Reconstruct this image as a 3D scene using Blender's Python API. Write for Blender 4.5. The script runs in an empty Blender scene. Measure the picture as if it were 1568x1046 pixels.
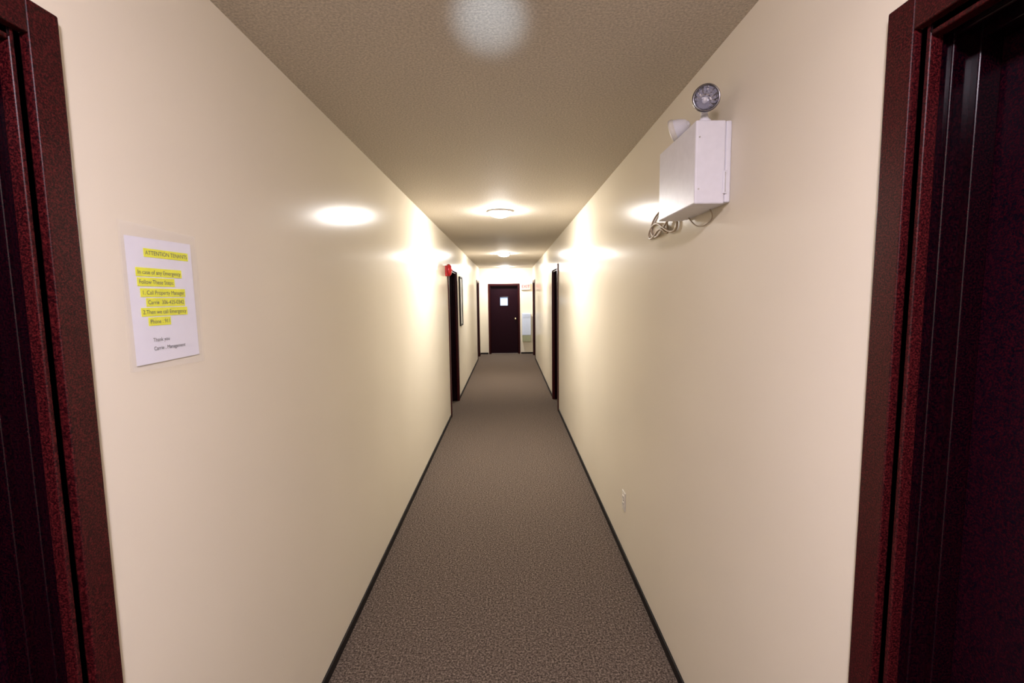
import bpy, bmesh, math, random
from mathutils import Matrix, Vector
random.seed(4)
scene=bpy.context.scene
col=bpy.context.collection
XL,XR,YE,YB,ZC=-0.7815,0.6937,13.1,-3.0,2.4
CAMH=1.6057

# ---------------------------------------------------------------- materials
def new_mat(name):
    m=bpy.data.materials.new(name);m.use_nodes=True
    nt=m.node_tree;b=nt.nodes["Principled BSDF"];return m,nt,b
def N(nt,t,**k):
    n=nt.nodes.new(t)
    for a,v in k.items():
        if a in n.inputs: n.inputs[a].default_value=v
        else: setattr(n,a,v)
    return n
def simple(name,colr,rough=.5,metal=0,emit=None,es=0,var=0.06,scale=40,spec=.5):
    m,nt,b=new_mat(name)
    tc=N(nt,'ShaderNodeTexCoord');no=N(nt,'ShaderNodeTexNoise');no.inputs['Scale'].default_value=scale;no.inputs['Detail'].default_value=1
    nt.links.new(tc.outputs['Object'],no.inputs['Vector'])
    cr=N(nt,'ShaderNodeValToRGB')
    lo=[max(0,c*(1-var)) for c in colr];hi=[min(1,c*(1+var)) for c in colr]
    cr.color_ramp.elements[0].position=.3;cr.color_ramp.elements[1].position=.7
    cr.color_ramp.elements[0].color=(*lo,1);cr.color_ramp.elements[1].color=(*hi,1)
    nt.links.new(no.outputs['Fac'],cr.inputs['Fac']);nt.links.new(cr.outputs['Color'],b.inputs['Base Color'])
    b.inputs['Roughness'].default_value=rough;b.inputs['Metallic'].default_value=metal
    b.inputs['Specular IOR Level'].default_value=spec
    if emit: b.inputs['Emission Color'].default_value=(*emit,1);b.inputs['Emission Strength'].default_value=es
    return m
def wall_mat():
    m,nt,b=new_mat("wall_paint_cream")
    tc=N(nt,'ShaderNodeTexCoord')
    a=N(nt,'ShaderNodeTexNoise');a.inputs['Scale'].default_value=1.3;a.inputs['Detail'].default_value=1
    nt.links.new(tc.outputs['Object'],a.inputs['Vector'])
    cr=N(nt,'ShaderNodeValToRGB')
    cr.color_ramp.elements[0].position=.3;cr.color_ramp.elements[1].position=.7
    cr.color_ramp.elements[0].color=(.78,.712,.575,1);cr.color_ramp.elements[1].color=(.81,.742,.605,1)
    nt.links.new(a.outputs['Fac'],cr.inputs['Fac']);nt.links.new(cr.outputs['Color'],b.inputs['Base Color'])
    b.inputs['Roughness'].default_value=.19
    b.inputs['Specular IOR Level'].default_value=.03
    return m
def ceil_mat():
    m,nt,b=new_mat("ceiling_stipple")
    tc=N(nt,'ShaderNodeTexCoord')
    f=N(nt,'ShaderNodeTexNoise');f.inputs['Scale'].default_value=130;f.inputs['Detail'].default_value=2;f.inputs['Roughness'].default_value=.7
    nt.links.new(tc.outputs['Object'],f.inputs['Vector'])
    cr=N(nt,'ShaderNodeValToRGB')
    cr.color_ramp.elements[0].position=.35;cr.color_ramp.elements[1].position=.65
    cr.color_ramp.elements[0].color=(.50,.45,.38,1);cr.color_ramp.elements[1].color=(.73,.66,.56,1)
    nt.links.new(f.outputs['Fac'],cr.inputs['Fac']);nt.links.new(cr.outputs['Color'],b.inputs['Base Color'])
    b.inputs['Roughness'].default_value=.75
    b.inputs['Specular IOR Level'].default_value=.08
    bp=N(nt,'ShaderNodeBump');bp.inputs['Strength'].default_value=.4;bp.inputs['Distance'].default_value=.003
    nt.links.new(f.outputs['Fac'],bp.inputs['Height']);nt.links.new(bp.outputs['Normal'],b.inputs['Normal'])
    return m
def carpet_mat():
    m,nt,b=new_mat("carpet_loop_pile")
    tc=N(nt,'ShaderNodeTexCoord')
    f=N(nt,'ShaderNodeTexNoise');f.inputs['Scale'].default_value=110;f.inputs['Detail'].default_value=3;f.inputs['Roughness'].default_value=.8
    nt.links.new(tc.outputs['Object'],f.inputs['Vector'])
    cr=N(nt,'ShaderNodeValToRGB')
    e=cr.color_ramp.elements
    e[0].position=.36;e[0].color=(.034,.026,.020,1);e[1].position=.67;e[1].color=(.31,.245,.195,1)
    k=e.new(.5);k.color=(.115,.088,.070,1)
    nt.links.new(f.outputs['Fac'],cr.inputs['Fac'])
    nt.links.new(cr.outputs['Color'],b.inputs['Base Color'])
    b.inputs['Roughness'].default_value=1;b.inputs['Specular IOR Level'].default_value=.0
    bp=N(nt,'ShaderNodeBump');bp.inputs['Strength'].default_value=.5;bp.inputs['Distance'].default_value=.004
    nt.links.new(f.outputs['Fac'],bp.inputs['Height']);nt.links.new(bp.outputs['Normal'],b.inputs['Normal'])
    return m
def door_mat(name,c0,c1,rough,spec=.35):
    m,nt,b=new_mat(name)
    tc=N(nt,'ShaderNodeTexCoord')
    a=N(nt,'ShaderNodeTexNoise');a.inputs['Scale'].default_value=300;a.inputs['Detail'].default_value=2;a.inputs['Roughness'].default_value=.8
    nt.links.new(tc.outputs['Object'],a.inputs['Vector'])
    cr=N(nt,'ShaderNodeValToRGB');cr.color_ramp.elements[0].position=.42;cr.color_ramp.elements[1].position=.68
    cr.color_ramp.elements[0].color=(*c0,1);cr.color_ramp.elements[1].color=(*c1,1)
    nt.links.new(a.outputs['Fac'],cr.inputs['Fac']);nt.links.new(cr.outputs['Color'],b.inputs['Base Color'])
    b.inputs['Roughness'].default_value=rough
    b.inputs['Specular IOR Level'].default_value=spec
    return m
M_wall=wall_mat();M_ceil=ceil_mat();M_carpet=carpet_mat()
M_trim=door_mat("trim_dark_mahogany",(.009,.0008,.0018),(.095,.009,.010),.34,.2)
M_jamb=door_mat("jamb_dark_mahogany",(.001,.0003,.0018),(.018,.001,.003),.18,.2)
M_leaf=door_mat("door_leaf_mahogany",(.0008,.0003,.003),(.030,.0015,.005),.45,.1)
M_base=simple("baseboard_dark_vinyl",(.014,.011,.010),.6,spec=.2)
M_white=simple("enamel_white",(.78,.77,.81),.35,var=.02,spec=.22)
M_cream=simple("plastic_cream",(.74,.70,.62),.4,var=.03)
M_chrome=simple("chrome_reflector",(.55,.54,.58),.06,metal=1,var=.02)
M_bezel=simple("bezel_dark_chrome",(.22,.21,.22),.2,metal=1,var=.05)
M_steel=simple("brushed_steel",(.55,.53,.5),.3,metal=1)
M_brass=simple("brass_knob",(.75,.6,.35),.25,metal=1)
M_dark=simple("dark_slot",(.02,.02,.02),.6)
M_red=simple("red_enamel",(.5,.015,.02),.35)
M_paper=simple("paper_white",(.80,.79,.87),.7,var=.015)
M_yellow=simple("highlighter_yellow",(.84,.86,.01),.7,var=.05,spec=.1)
M_ink=simple("ink_black",(.03,.03,.03),.6)
M_cord=simple("cord_beige",(.50,.40,.28),.45)
M_dome=simple("lamp_glass_glow",(.9,.88,.84),.3,emit=(1,.96,.93),es=400,var=.01)
M_dome_near=simple("lamp_glass_glow_cool",(.9,.88,.88),.3,emit=(1,.90,1.05),es=500,var=.01)
M_pane=simple("window_daylight_pane",(.4,.5,.7),.1,emit=(.50,.70,1),es=.75,var=.05,scale=8)
M_exit=simple("exit_sign_face",(.75,.45,.43),.4,emit=(1,.18,.15),es=.5)
M_exitl=simple("exit_sign_letters",(.7,.03,.03),.4,emit=(1,.03,.03),es=.7)
M_art=simple("framed_print",(.45,.44,.40),.5,var=.4,scale=6)
M_bluewhite=simple("heater_bluewhite_enamel",(.66,.74,.90),.4,var=.02)  # plain blue-white base colour, no emission
M_olive=simple("heater_lower_panel",(.36,.38,.24),.5)
M_sleeve,nt,b=new_mat("clear_plastic_sleeve")
b.inputs['Base Color'].default_value=(.9,.9,.92,1);b.inputs['Roughness'].default_value=.12;b.inputs['Alpha'].default_value=.09
M_lens,nt,b=new_mat("clear_lens")
b.inputs['Base Color'].default_value=(.95,.95,.97,1);b.inputs['Roughness'].default_value=.05;b.inputs['Alpha'].default_value=.05
for m in (M_pane,M_exit,M_exitl):
    m.cycles.emission_sampling='NONE'

# ---------------------------------------------------------------- mesh helpers
def obj(name,bm,mats,bevel=0,seg=2,smooth=False):
    me=bpy.data.meshes.new(name);bmesh.ops.recalc_face_normals(bm,faces=bm.faces);bm.to_mesh(me);bm.free()
    o=bpy.data.objects.new(name,me);col.objects.link(o)
    for m in (mats if isinstance(mats,(list,tuple)) else [mats]): me.materials.append(m)
    if bevel:
        md=o.modifiers.new("bevel",'BEVEL');md.width=bevel;md.segments=seg;md.limit_method='ANGLE'
    if smooth:
        for p in me.polygons: p.use_smooth=True
    return o
def box(bm,x0,x1,y0,y1,z0,z1,mi=0):
    x0,x1=sorted((x0,x1));y0,y1=sorted((y0,y1));z0,z1=sorted((z0,z1))
    vs=[bm.verts.new((x,y,z)) for x in(x0,x1) for y in(y0,y1) for z in(z0,z1)]
    for f in [(0,1,3,2),(4,6,7,5),(0,4,5,1),(2,3,7,6),(0,2,6,4),(1,5,7,3)]:
        fa=bm.faces.new([vs[i] for i in f]);fa.material_index=mi
def lathe(bm,prof,mat4,seg=32,mi=0,smooth=True,caps=True):
    rings=[]
    for r,h in prof:
        rings.append([bm.verts.new(mat4@Vector((max(r,1e-4)*math.cos(2*math.pi*i/seg),max(r,1e-4)*math.sin(2*math.pi*i/seg),h))) for i in range(seg)])
    for a,b2 in zip(rings,rings[1:]):
        for i in range(seg):
            f=bm.faces.new([a[i],a[(i+1)%seg],b2[(i+1)%seg],b2[i]]);f.material_index=mi;f.smooth=smooth
    for rg in ((rings[0],rings[-1]) if caps else ()):
        try:
            f=bm.faces.new(rg);f.material_index=mi
        except Exception: pass
def empty(name,loc):
    e=bpy.data.objects.new(name,None);e.empty_display_size=.05;e.location=loc;col.objects.link(e);return e
def parent(ch,pa):
    ch.parent=pa;ch.matrix_parent_inverse=Matrix.Translation(-pa.location)
def axis_mat(loc,d):
    d=Vector(d).normalized();q=d.to_track_quat('Z','Y');return Matrix.Translation(loc)@q.to_matrix().to_4x4()
def P(side,u,v):
    if side=='L': return (XL-v,u)
    if side=='R': return (XR+v,u)
    return (u,YE+v)
def sbox(bm,side,u0,u1,v0,v1,w0,w1,mi=0):
    a=P(side,u0,v0);c=P(side,u1,v1);box(bm,a[0],c[0],a[1],c[1],w0,w1,mi)

# ---------------------------------------------------------------- room shell
T=.20;HD=2.04
doorsL=[(-.12,.806,HD),(6.21,7.17,1.98),(11.85,12.62,1.98)]
doorsR=[(-.06,.817,HD),(6.46,7.2,1.99),(11.9,12.75,1.98)]
doorE=[(-.505,.298,1.93)]
def wall(name,side,a,b_,ops):
    bm=bmesh.new();u=a
    for (o0,o1,h) in ops:
        sbox(bm,side,u,o0,0,T,0,ZC);sbox(bm,side,o0,o1,0,T,h,ZC);u=o1
    sbox(bm,side,u,b_,0,T,0,ZC)
    bmesh.ops.remove_doubles(bm,verts=bm.verts,dist=1e-5)
    return obj(name,bm,M_wall)
wall("wall_left",'L',YB,YE,doorsL);wall("wall_right",'R',YB,YE,doorsR);wall("wall_end",'E',XL-T,XR+T,doorE)
bm=bmesh.new();box(bm,XL-T,XR+T,YB-.15,YB,0,ZC);obj("wall_back",bm,M_wall)
bm=bmesh.new();box(bm,XL-T,XR+T,YB-.15,YE+T,-.1,0);obj("floor",bm,M_carpet)
bm=bmesh.new();box(bm,XL-T,XR+T,YB-.15,YE+T,ZC,ZC+.1);obj("ceiling",bm,M_ceil)
CW=.055
def baseb(name,side,a,b_,ops):
    bm=bmesh.new();u=a
    def seg(s,e):
        if e-s<.01: return
        sbox(bm,side,s,e,-.008,.001,0,.045)
    for (o0,o1,h) in ops: seg(u,o0-CW);u=o1+CW
    seg(u,b_);obj(name,bm,M_base,.002)
baseb("baseboard_left",'L',YB,YE,doorsL);baseb("baseboard_right",'R',YB,YE,doorsR);baseb("baseboard_end",'E',XL,XR,doorE)

# ---------------------------------------------------------------- doors
tn=[0];dn=[0]
def door(side,u0,u1,H,window=False,knob_side=0,cw=CW):
    tn[0]+=1;dn[0]+=1
    bm=bmesh.new();ft=.016
    def ring(a,b_,v0,v1):
        sbox(bm,side,u0-b_,u0-a,v0,v1,0,H+b_);sbox(bm,side,u1+a,u1+b_,v0,v1,0,H+b_)
        sbox(bm,side,u0-a,u1+a,v0,v1,H+a,H+b_)
    ring(-.001,cw,-.014,.004)
    for (v0,v1,t,mi) in [(.0,.19,ft,1),(.0,.022,ft+.004,0),(.036,.044,ft+.007,1),(.074,.112,ft+.014,1)]:
        sbox(bm,side,u0,u0+t,v0,v1,0,H,mi);sbox(bm,side,u1-t,u1,v0,v1,0,H,mi);sbox(bm,side,u0+t,u1-t,v0,v1,H-t,H,mi)
    obj("trim_%d"%tn[0],bm,[M_trim,M_jamb],.003,3)
    c=P(side,(u0+u1)/2,.135);e=empty("door_%d"%dn[0],(c[0],c[1],0))
    g=ft+.003;a0,a1=u0+g,u1-g;z0,z1=.012,H-ft-.003;v0,v1=.114,.155
    bm=bmesh.new()
    if window:
        wx0,wx1,wz0,wz1=-.215,.0,1.36,1.59
        sbox(bm,side,a0,wx0,v0,v1,z0,z1);sbox(bm,side,wx1,a1,v0,v1,z0,z1)
        sbox(bm,side,wx0,wx1,v0,v1,z0,wz0);sbox(bm,side,wx0,wx1,v0,v1,wz1,z1)
    else: sbox(bm,side,a0,a1,v0,v1,z0,z1)
    o=obj("leaf",bm,M_leaf,0 if window else .002);parent(o,e)
    if window:
        bm=bmesh.new();sbox(bm,side,wx0,wx1,.135,.14,wz0,wz1);o=obj("glass_pane",bm,M_pane);parent(o,e)
        bm=bmesh.new();t=.016
        for q in [(wx0-t,wx1+t,wz1-.003,wz1+t),(wx0-t,wx1+t,wz0-t,wz0+.003),(wx0-t,wx0+.003,wz0,wz1),(wx1-.003,wx1+t,wz0,wz1)]:
            sbox(bm,side,q[0],q[1],.104,.12,q[2],q[3])
        o=obj("window_stop",bm,M_jamb,.002);parent(o,e)
    ku=a0+.065 if knob_side==0 else a1-.065
    kx,ky=P(side,ku,v0);d=Vector((1,0,0)) if side=='L' else Vector((-1,0,0)) if side=='R' else Vector((0,-1,0))
    bm=bmesh.new()
    lathe(bm,[(.032,-.002),(.033,.004),(.026,.008),(.011,.011),(.011,.03),(.022,.036),(.028,.048),(.025,.06),(.012,.066)],axis_mat((kx,ky,.98),d),24)
    if not window: lathe(bm,[(.026,-.002),(.026,.008),(.020,.014),(.008,.015)],axis_mat((kx,ky,1.14),d),24)
    o=obj("knob",bm,M_brass);parent(o,e)
    hu=a1 if knob_side==0 else a0
    bm=bmesh.new()
    for hz in (.25,1.0,H-.3):
        x,y=P(side,hu,v0-.004);lathe(bm,[(.006,-.05),(.006,.05)],Matrix.Translation((x,y,hz)),12)
    o=obj("hinges",bm,M_trim);parent(o,e)
    bm=bmesh.new();sbox(bm,side,u0+ft,u1-ft,.10,.17,0,.010);o=obj("under_door_strip",bm,M_steel,.002);parent(o,e)  # metal strip; at the end door it stands in for under-door light
for (a,b_,h) in doorsL: door('L',a,b_,h)
for (a,b_,h) in doorsR: door('R',a,b_,h)
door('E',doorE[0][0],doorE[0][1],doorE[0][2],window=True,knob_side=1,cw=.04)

# ---------------------------------------------------------------- ceiling lights
def ceiling_light(x,y,mat):
    e=empty("ceiling_light",(x,y,ZC))
    bm=bmesh.new();lathe(bm,[(.112,.001),(.118,-.004),(.118,-.012),(.110,-.016),(.100,-.016)],Matrix.Translation((x,y,ZC)),36)
    o=obj("mounting_ring",bm,M_white);parent(o,e)
    bm=bmesh.new();pr=[(.104,-.014)]
    for i in range(1,6):
        t=i/5*math.pi/2;pr.append((.104*math.cos(t),-.014-.046*math.sin(t)))
    lathe(bm,pr,Matrix.Translation((x,y,ZC)),24);o=obj("glass_dome",bm,mat);parent(o,e)
    bm=bmesh.new();lathe(bm,[(.008,-.058),(.009,-.062),(.005,-.066),(.001,-.067)],Matrix.Translation((x,y,ZC)),16)
    o=obj("finial",bm,M_white);parent(o,e)
for y,m in [(-.25,M_dome_near),(4.44,M_dome),(8.7,M_dome),(12.45,M_dome)]: ceiling_light(-.06,y,m)

# ---------------------------------------------------------------- emergency light
def emergency_light(side,y0,y1,z0,z1,depth,detail=True):
    s=-1 if side=='R' else 1;wx=XR if side=='R' else XL
    X=lambda d:wx+s*d
    e=empty("emergency_light",(X(0),(y0+y1)/2,(z0+z1)/2))
    bm=bmesh.new()
    box(bm,X(0),X(.018),y0,y1,z0+.004,z1-.001);box(bm,X(.019),X(depth),y0-.001,y1+.001,z0,z1)
    o=obj("housing",bm,M_white,.005,3);parent(o,e)
    bm=bmesh.new();ym=y0-.001
    box(bm,X(.012),X(.026),ym-.004,ym,z0+.03,z0+.10)
    o=obj("latch",bm,M_white,.0015);parent(o,e)
    bm=bmesh.new()
    box(bm,X(.018),X(.020),ym-.0055,ym-.004,z0+.035,z0+.095)
    for zz in (z1-.05,): lathe(bm,[(.0025,0),(.0025,.002)],axis_mat((X(depth-.012),ym,zz),(0,-1,0)),12)
    lathe(bm,[(.0025,0),(.0025,.002)],axis_mat((X(depth-.012),ym,z0+.045),(0,-1,0)),12)
    o=obj("screws",bm,M_steel);parent(o,e)
    def head(pos,d,base,ring):
        pos=Vector(pos);d=Vector(d).normalized();m=axis_mat(pos,d)
        bm=bmesh.new();lathe(bm,[(.012,-.052),(.020,-.048),(.031,-.026),(.036,-.008)],m,36,caps=False)
        o=obj("lamp_shell",bm,M_white);parent(o,e)
        bm=bmesh.new();lathe(bm,[(.036,-.010),(.0395,-.006),(.0405,.001),(.0395,.007),(.0365,.009),(.034,.004),(.034,-.002)],m,36,caps=False)
        o=obj("lamp_bezel",bm,ring);parent(o,e)
        bm=bmesh.new();lathe(bm,[(.0345,.001),(.031,-.010),(.026,-.018),(.019,-.024),(.010,-.028),(.001,-.029)],m,14,smooth=False,caps=False)
        o=obj("reflector",bm,M_chrome);parent(o,e)
        bm=bmesh.new();lathe(bm,[(.008,-.029),(.008,-.014),(.005,-.008),(.001,-.006)],m,14)
        o=obj("bulb",bm,M_white);parent(o,e)
        bm=bmesh.new();lathe(bm,[(.0355,.003),(.032,.007),(.022,.011),(.001,.012)],m,36,caps=False);o=obj("lens",bm,M_lens);parent(o,e)
        bm=bmesh.new();b0=Vector(base);q=pos-d*.045
        lathe(bm,[(.021,0),(.020,.010),(.013,.018),(.010,.030)],Matrix.Translation(b0),20)
        b1=b0+Vector((0,0,.02));lathe(bm,[(.010,0),(.010,(q-b1).length)],axis_mat(b1,q-b1),14)
        lathe(bm,[(.001,-.015),(.009,-.012),(.015,0),(.009,.012),(.001,.015)],Matrix.Translation(q),16)
        o=obj("swivel",bm,M_white);parent(o,e)
    head((X(.085),y0-.005,z1+.062),(s*.25,-1,-.12),(X(.07),y0+.04,z1),M_bezel)
    head((X(.085),y1-.07,z1+.060),(s*.75,.5,-.25),(X(.06),y1-.05,z1),M_cream)
    if detail:
        cu=bpy.data.curves.new("supply_cord",'CURVE');cu.dimensions='3D';cu.bevel_depth=.0048;cu.bevel_resolution=3
        def spl(pts):
            sp=cu.splines.new('NURBS');sp.points.add(len(pts)-1)
            for p,(o_,y,z) in zip(sp.points,pts): p.co=(X(o_),y,z,1)
            sp.use_endpoint_u=True;sp.order_u=4
        spl([(.03,1.79,1.90),(.03,1.83,1.93),(.008,1.98,1.985),(.006,2.13,1.985),(.006,2.24,1.955),(.006,2.27,1.905),(.008,2.20,1.865),(.014,2.10,1.875),
             (.018,2.02,1.91),(.012,1.97,1.93),(.007,1.91,1.915),(.007,1.91,1.87),(.012,1.97,1.86),(.02,2.06,1.90),(.01,2.16,1.935),(.006,2.26,1.93),(.006,2.32,1.89),(.006,2.26,1.86),(.016,2.14,1.89)])
        spl([(.016,2.14,1.89),(.024,2.07,1.90),(.02,2.03,1.875),(.01,2.0,1.86),(.012,2.03,1.915),(.02,1.99,1.93),(.02,1.88,1.91),(.02,1.78,1.90),(.03,1.70,1.90)])
        o=bpy.data.objects.new("supply_cord",cu);col.objects.link(o);cu.materials.append(M_cord);parent(o,e)
        cu=bpy.data.curves.new("cord_shadow_loop",'CURVE');cu.dimensions='3D';cu.bevel_depth=.0022;cu.bevel_resolution=3  # thin loop added in place of the cord's soft shadow on the wall
        spl([(.03,1.74,1.89),(.01,1.74,1.86),(.005,1.70,1.845),(.005,1.62,1.845),(.006,1.57,1.862),(.02,1.58,1.89)])
        o=bpy.data.objects.new("cord_shadow_loop",cu);col.objects.link(o);cu.materials.append(M_cord);parent(o,e)
    return e
emergency_light('R',1.477,1.82,1.885,2.135,.112)

# ---------------------------------------------------------------- notice
e=empty("notice_sheet",(XL,1.075,1.61))
nx,nz=14,18
def sheet(y0,y1,z0,z1,off,amp,shear=0,skew=0):
    bm=bmesh.new();g=[]
    for i in range(nx+1):
        r=[]
        for j in range(nz+1):
            u,v=i/nx,j/nz
            r.append(bm.verts.new((XL+off+amp*(.5+.5*math.sin(5*u+3*v)*math.cos(4*v-u)),y0+(y1-y0)*u+shear*(1-v),z0+(z1-z0)*v+skew*u)))
        g.append(r)
    for i in range(nx):
        for j in range(nz): bm.faces.new([g[i][j],g[i+1][j],g[i+1][j+1],g[i][j+1]]).smooth=True
    return bm
o=obj("paper",sheet(.972,1.172,1.470,1.741,.0025,.0005,.004,.002),M_paper);parent(o,e)
o=obj("sleeve",sheet(.960,1.190,1.459,1.770,.0048,.0035,0,-.006),M_sleeve);parent(o,e)
o2=obj("sleeve_back",sheet(.960,1.190,1.459,1.770,.0012,.0,0,-.006),M_sleeve);parent(o2,e)
lines=[("ATTENTION TENANTS",1.024,1.706,.0125,1,.0),("In case of any Emergency",.998,1.664,.0125,1,0),("Follow These Steps:",1.000,1.643,.0125,1,0),
 ("1. Call Property Manager",1.006,1.620,.0125,1,0),("Carrie  306-425-0342",1.020,1.599,.0125,1,0),("2.Then we call Emergency",1.004,1.578,.0125,1,0),("Phone : 911",1.022,1.557,.0125,1,0),
 ("Thank you",1.026,1.517,.0115,0,0),("Carrie , Management",1.026,1.498,.0115,0,0)]
for (t,y,z,sz,hl,_) in lines:
    fc=bpy.data.curves.new("line",'FONT');fc.body=t;fc.size=sz*1.02
    to=bpy.data.objects.new("line_tmp",fc);col.objects.link(to)
    bpy.context.view_layer.update()
    me=bpy.data.meshes.new_from_object(to.evaluated_get(bpy.context.evaluated_depsgraph_get()))
    bpy.data.objects.remove(to)
    M=Matrix(((0,0,1,XL+.0039),(1,0,0,y),(0,1,0,z),(0,0,0,1)))
    me.transform(M);w=max(v.co.y for v in me.vertices)
    me.materials.clear();me.materials.append(M_ink)
    lo=bpy.data.objects.new("text_line",me);col.objects.link(lo);parent(lo,e)
    if hl:
        bm=bmesh.new();box(bm,XL+.0030,XL+.0035,y-.004,min(w+.004,1.168),z-.005,z+.0135);h=obj("highlight",bm,M_yellow);parent(h,e)

# ---------------------------------------------------------------- electrical outlet
yo,zo=2.732,.362
e=empty("electrical_outlet",(XR,yo,zo))
bm=bmesh.new();box(bm,XR,XR-.006,yo-.036,yo+.036,zo-.058,zo+.058);o=obj("cover_plate",bm,M_cream,.003,3);parent(o,e)
bm=bmesh.new()
for dz in (-.02,.02): box(bm,XR-.005,XR-.009,yo-.016,yo+.016,zo+dz-.014,zo+dz+.014)
o=obj("receptacles",bm,M_cream,.004,3);parent(o,e)
bm=bmesh.new()
for dz in (-.02,.02):
    for dy in (-.007,.007): box(bm,XR-.0085,XR-.0095,yo+dy-.0012,yo+dy+.0012,zo+dz-.003,zo+dz+.006)
lathe(bm,[(.003,0),(.003,.002)],axis_mat((XR-.0055,yo,zo),(-1,0,0)),12)
o=obj("slots",bm,M_dark);parent(o,e)

# ---------------------------------------------------------------- fire alarm bell
yb,zb=5.98,1.95
e=empty("fire_alarm_bell",(XL,yb,zb))
bm=bmesh.new();box(bm,XL,XL+.03,yb-.055,yb+.055,zb-.075,zb+.055);o=obj("back_box",bm,M_red,.004);parent(o,e)
bm=bmesh.new();lathe(bm,[(.076,.032),(.078,.038),(.074,.052),(.058,.068),(.035,.077),(.012,.080),(.001,.080)],axis_mat((XL,yb,zb),(1,0,0)),36)
lathe(bm,[(.012,.02),(.012,.084),(.007,.088)],axis_mat((XL,yb,zb),(1,0,0)),16);o=obj("gong",bm,M_red);parent(o,e)

# ---------------------------------------------------------------- framed print on the left wall
e=empty("picture_frame",(XL,7.75,1.54))
bm=bmesh.new();a,b_,c,d=7.55,7.95,1.14,1.94;t=.03
for q in [(a,b_,d-t,d),(a,b_,c,c+t),(a,a+t,c+t,d-t),(b_-t,b_,c+t,d-t)]: box(bm,XL,XL+.022,*q)
o=obj("frame",bm,M_base,.003);parent(o,e)
bm=bmesh.new();box(bm,XL,XL+.012,a+t,b_-t,c+t,d-t);o=obj("print",bm,M_art);parent(o,e)

# ---------------------------------------------------------------- exit sign on end wall
e=empty("exit_sign",(.50,YE,1.885))
bm=bmesh.new();box(bm,.375,.628,YE-.055,YE,1.795,1.975);o=obj("case",bm,M_white,.006,3);parent(o,e)
bm=bmesh.new();box(bm,.387,.616,YE-.058,YE-.054,1.807,1.963);o=obj("face",bm,M_exit,.002);parent(o,e)
fc=bpy.data.curves.new("t",'FONT');fc.body="EXIT";fc.size=.115;fc.align_x='CENTER';fc.extrude=.001
to=bpy.data.objects.new("t",fc);col.objects.link(to);bpy.context.view_layer.update()
me=bpy.data.meshes.new_from_object(to.evaluated_get(bpy.context.evaluated_depsgraph_get()));bpy.data.objects.remove(to)
me.transform(Matrix(((1,0,0,.5015),(0,0,-1,YE-.060),(0,1,0,1.845),(0,0,0,1))));me.materials.clear();me.materials.append(M_exitl)
o=bpy.data.objects.new("letters",me);col.objects.link(o);parent(o,e)

# ---------------------------------------------------------------- wall heater cabinet beside the end door
e=empty("wall_heater",(.51,YE,.75))
bm=bmesh.new();box(bm,.392,.635,YE-.09,YE,.53,1.14);o=obj("cabinet",bm,M_bluewhite,.008,3);parent(o,e)
bm=bmesh.new();box(bm,.397,.630,YE-.085,YE,.35,.53);o=obj("lower_panel",bm,M_olive,.004);parent(o,e)
bm=bmesh.new()
for i in range(6): box(bm,.415,.612,YE-.094,YE-.088,1.02+i*.016,1.028+i*.016)
o=obj("grille_slats",bm,M_bluewhite,.001);parent(o,e)

# ---------------------------------------------------------------- added ceiling spot, world
ld=bpy.data.lights.new("ceiling_patch_spot",'SPOT');ld.energy=85;ld.color=(.60,.77,1);ld.spot_size=math.radians(10.5);ld.spot_blend=1;ld.shadow_soft_size=.03  # unseen spot, added to put a soft bluish patch on the ceiling
lo=bpy.data.objects.new("ceiling_patch_spot",ld);col.objects.link(lo);lo.location=(-.04,.25,1.55)
lo.rotation_euler=(Vector((-.042,1.43,2.4))-lo.location).to_track_quat('-Z','Y').to_euler()

w=bpy.data.worlds.new("world");scene.world=w;w.use_nodes=True
w.node_tree.nodes["Background"].inputs[0].default_value=(.9,.92,1,1);w.node_tree.nodes["Background"].inputs[1].default_value=.02

# ---------------------------------------------------------------- camera
cd=bpy.data.cameras.new("camera");co=bpy.data.objects.new("camera",cd);col.objects.link(co);scene.camera=co
cd.sensor_width=36;cd.lens=714.993/1568*36;cd.clip_start=.02;cd.clip_end=60
R=Matrix.Rotation(-.00795,4,'Z')@Matrix.Rotation(math.pi/2-.09557,4,'X')@Matrix.Rotation(-.01242,4,'Z')
co.matrix_world=Matrix.Translation((0,0,CAMH))@R
scene.view_settings.view_transform='Standard'
scene.view_settings.look='None'
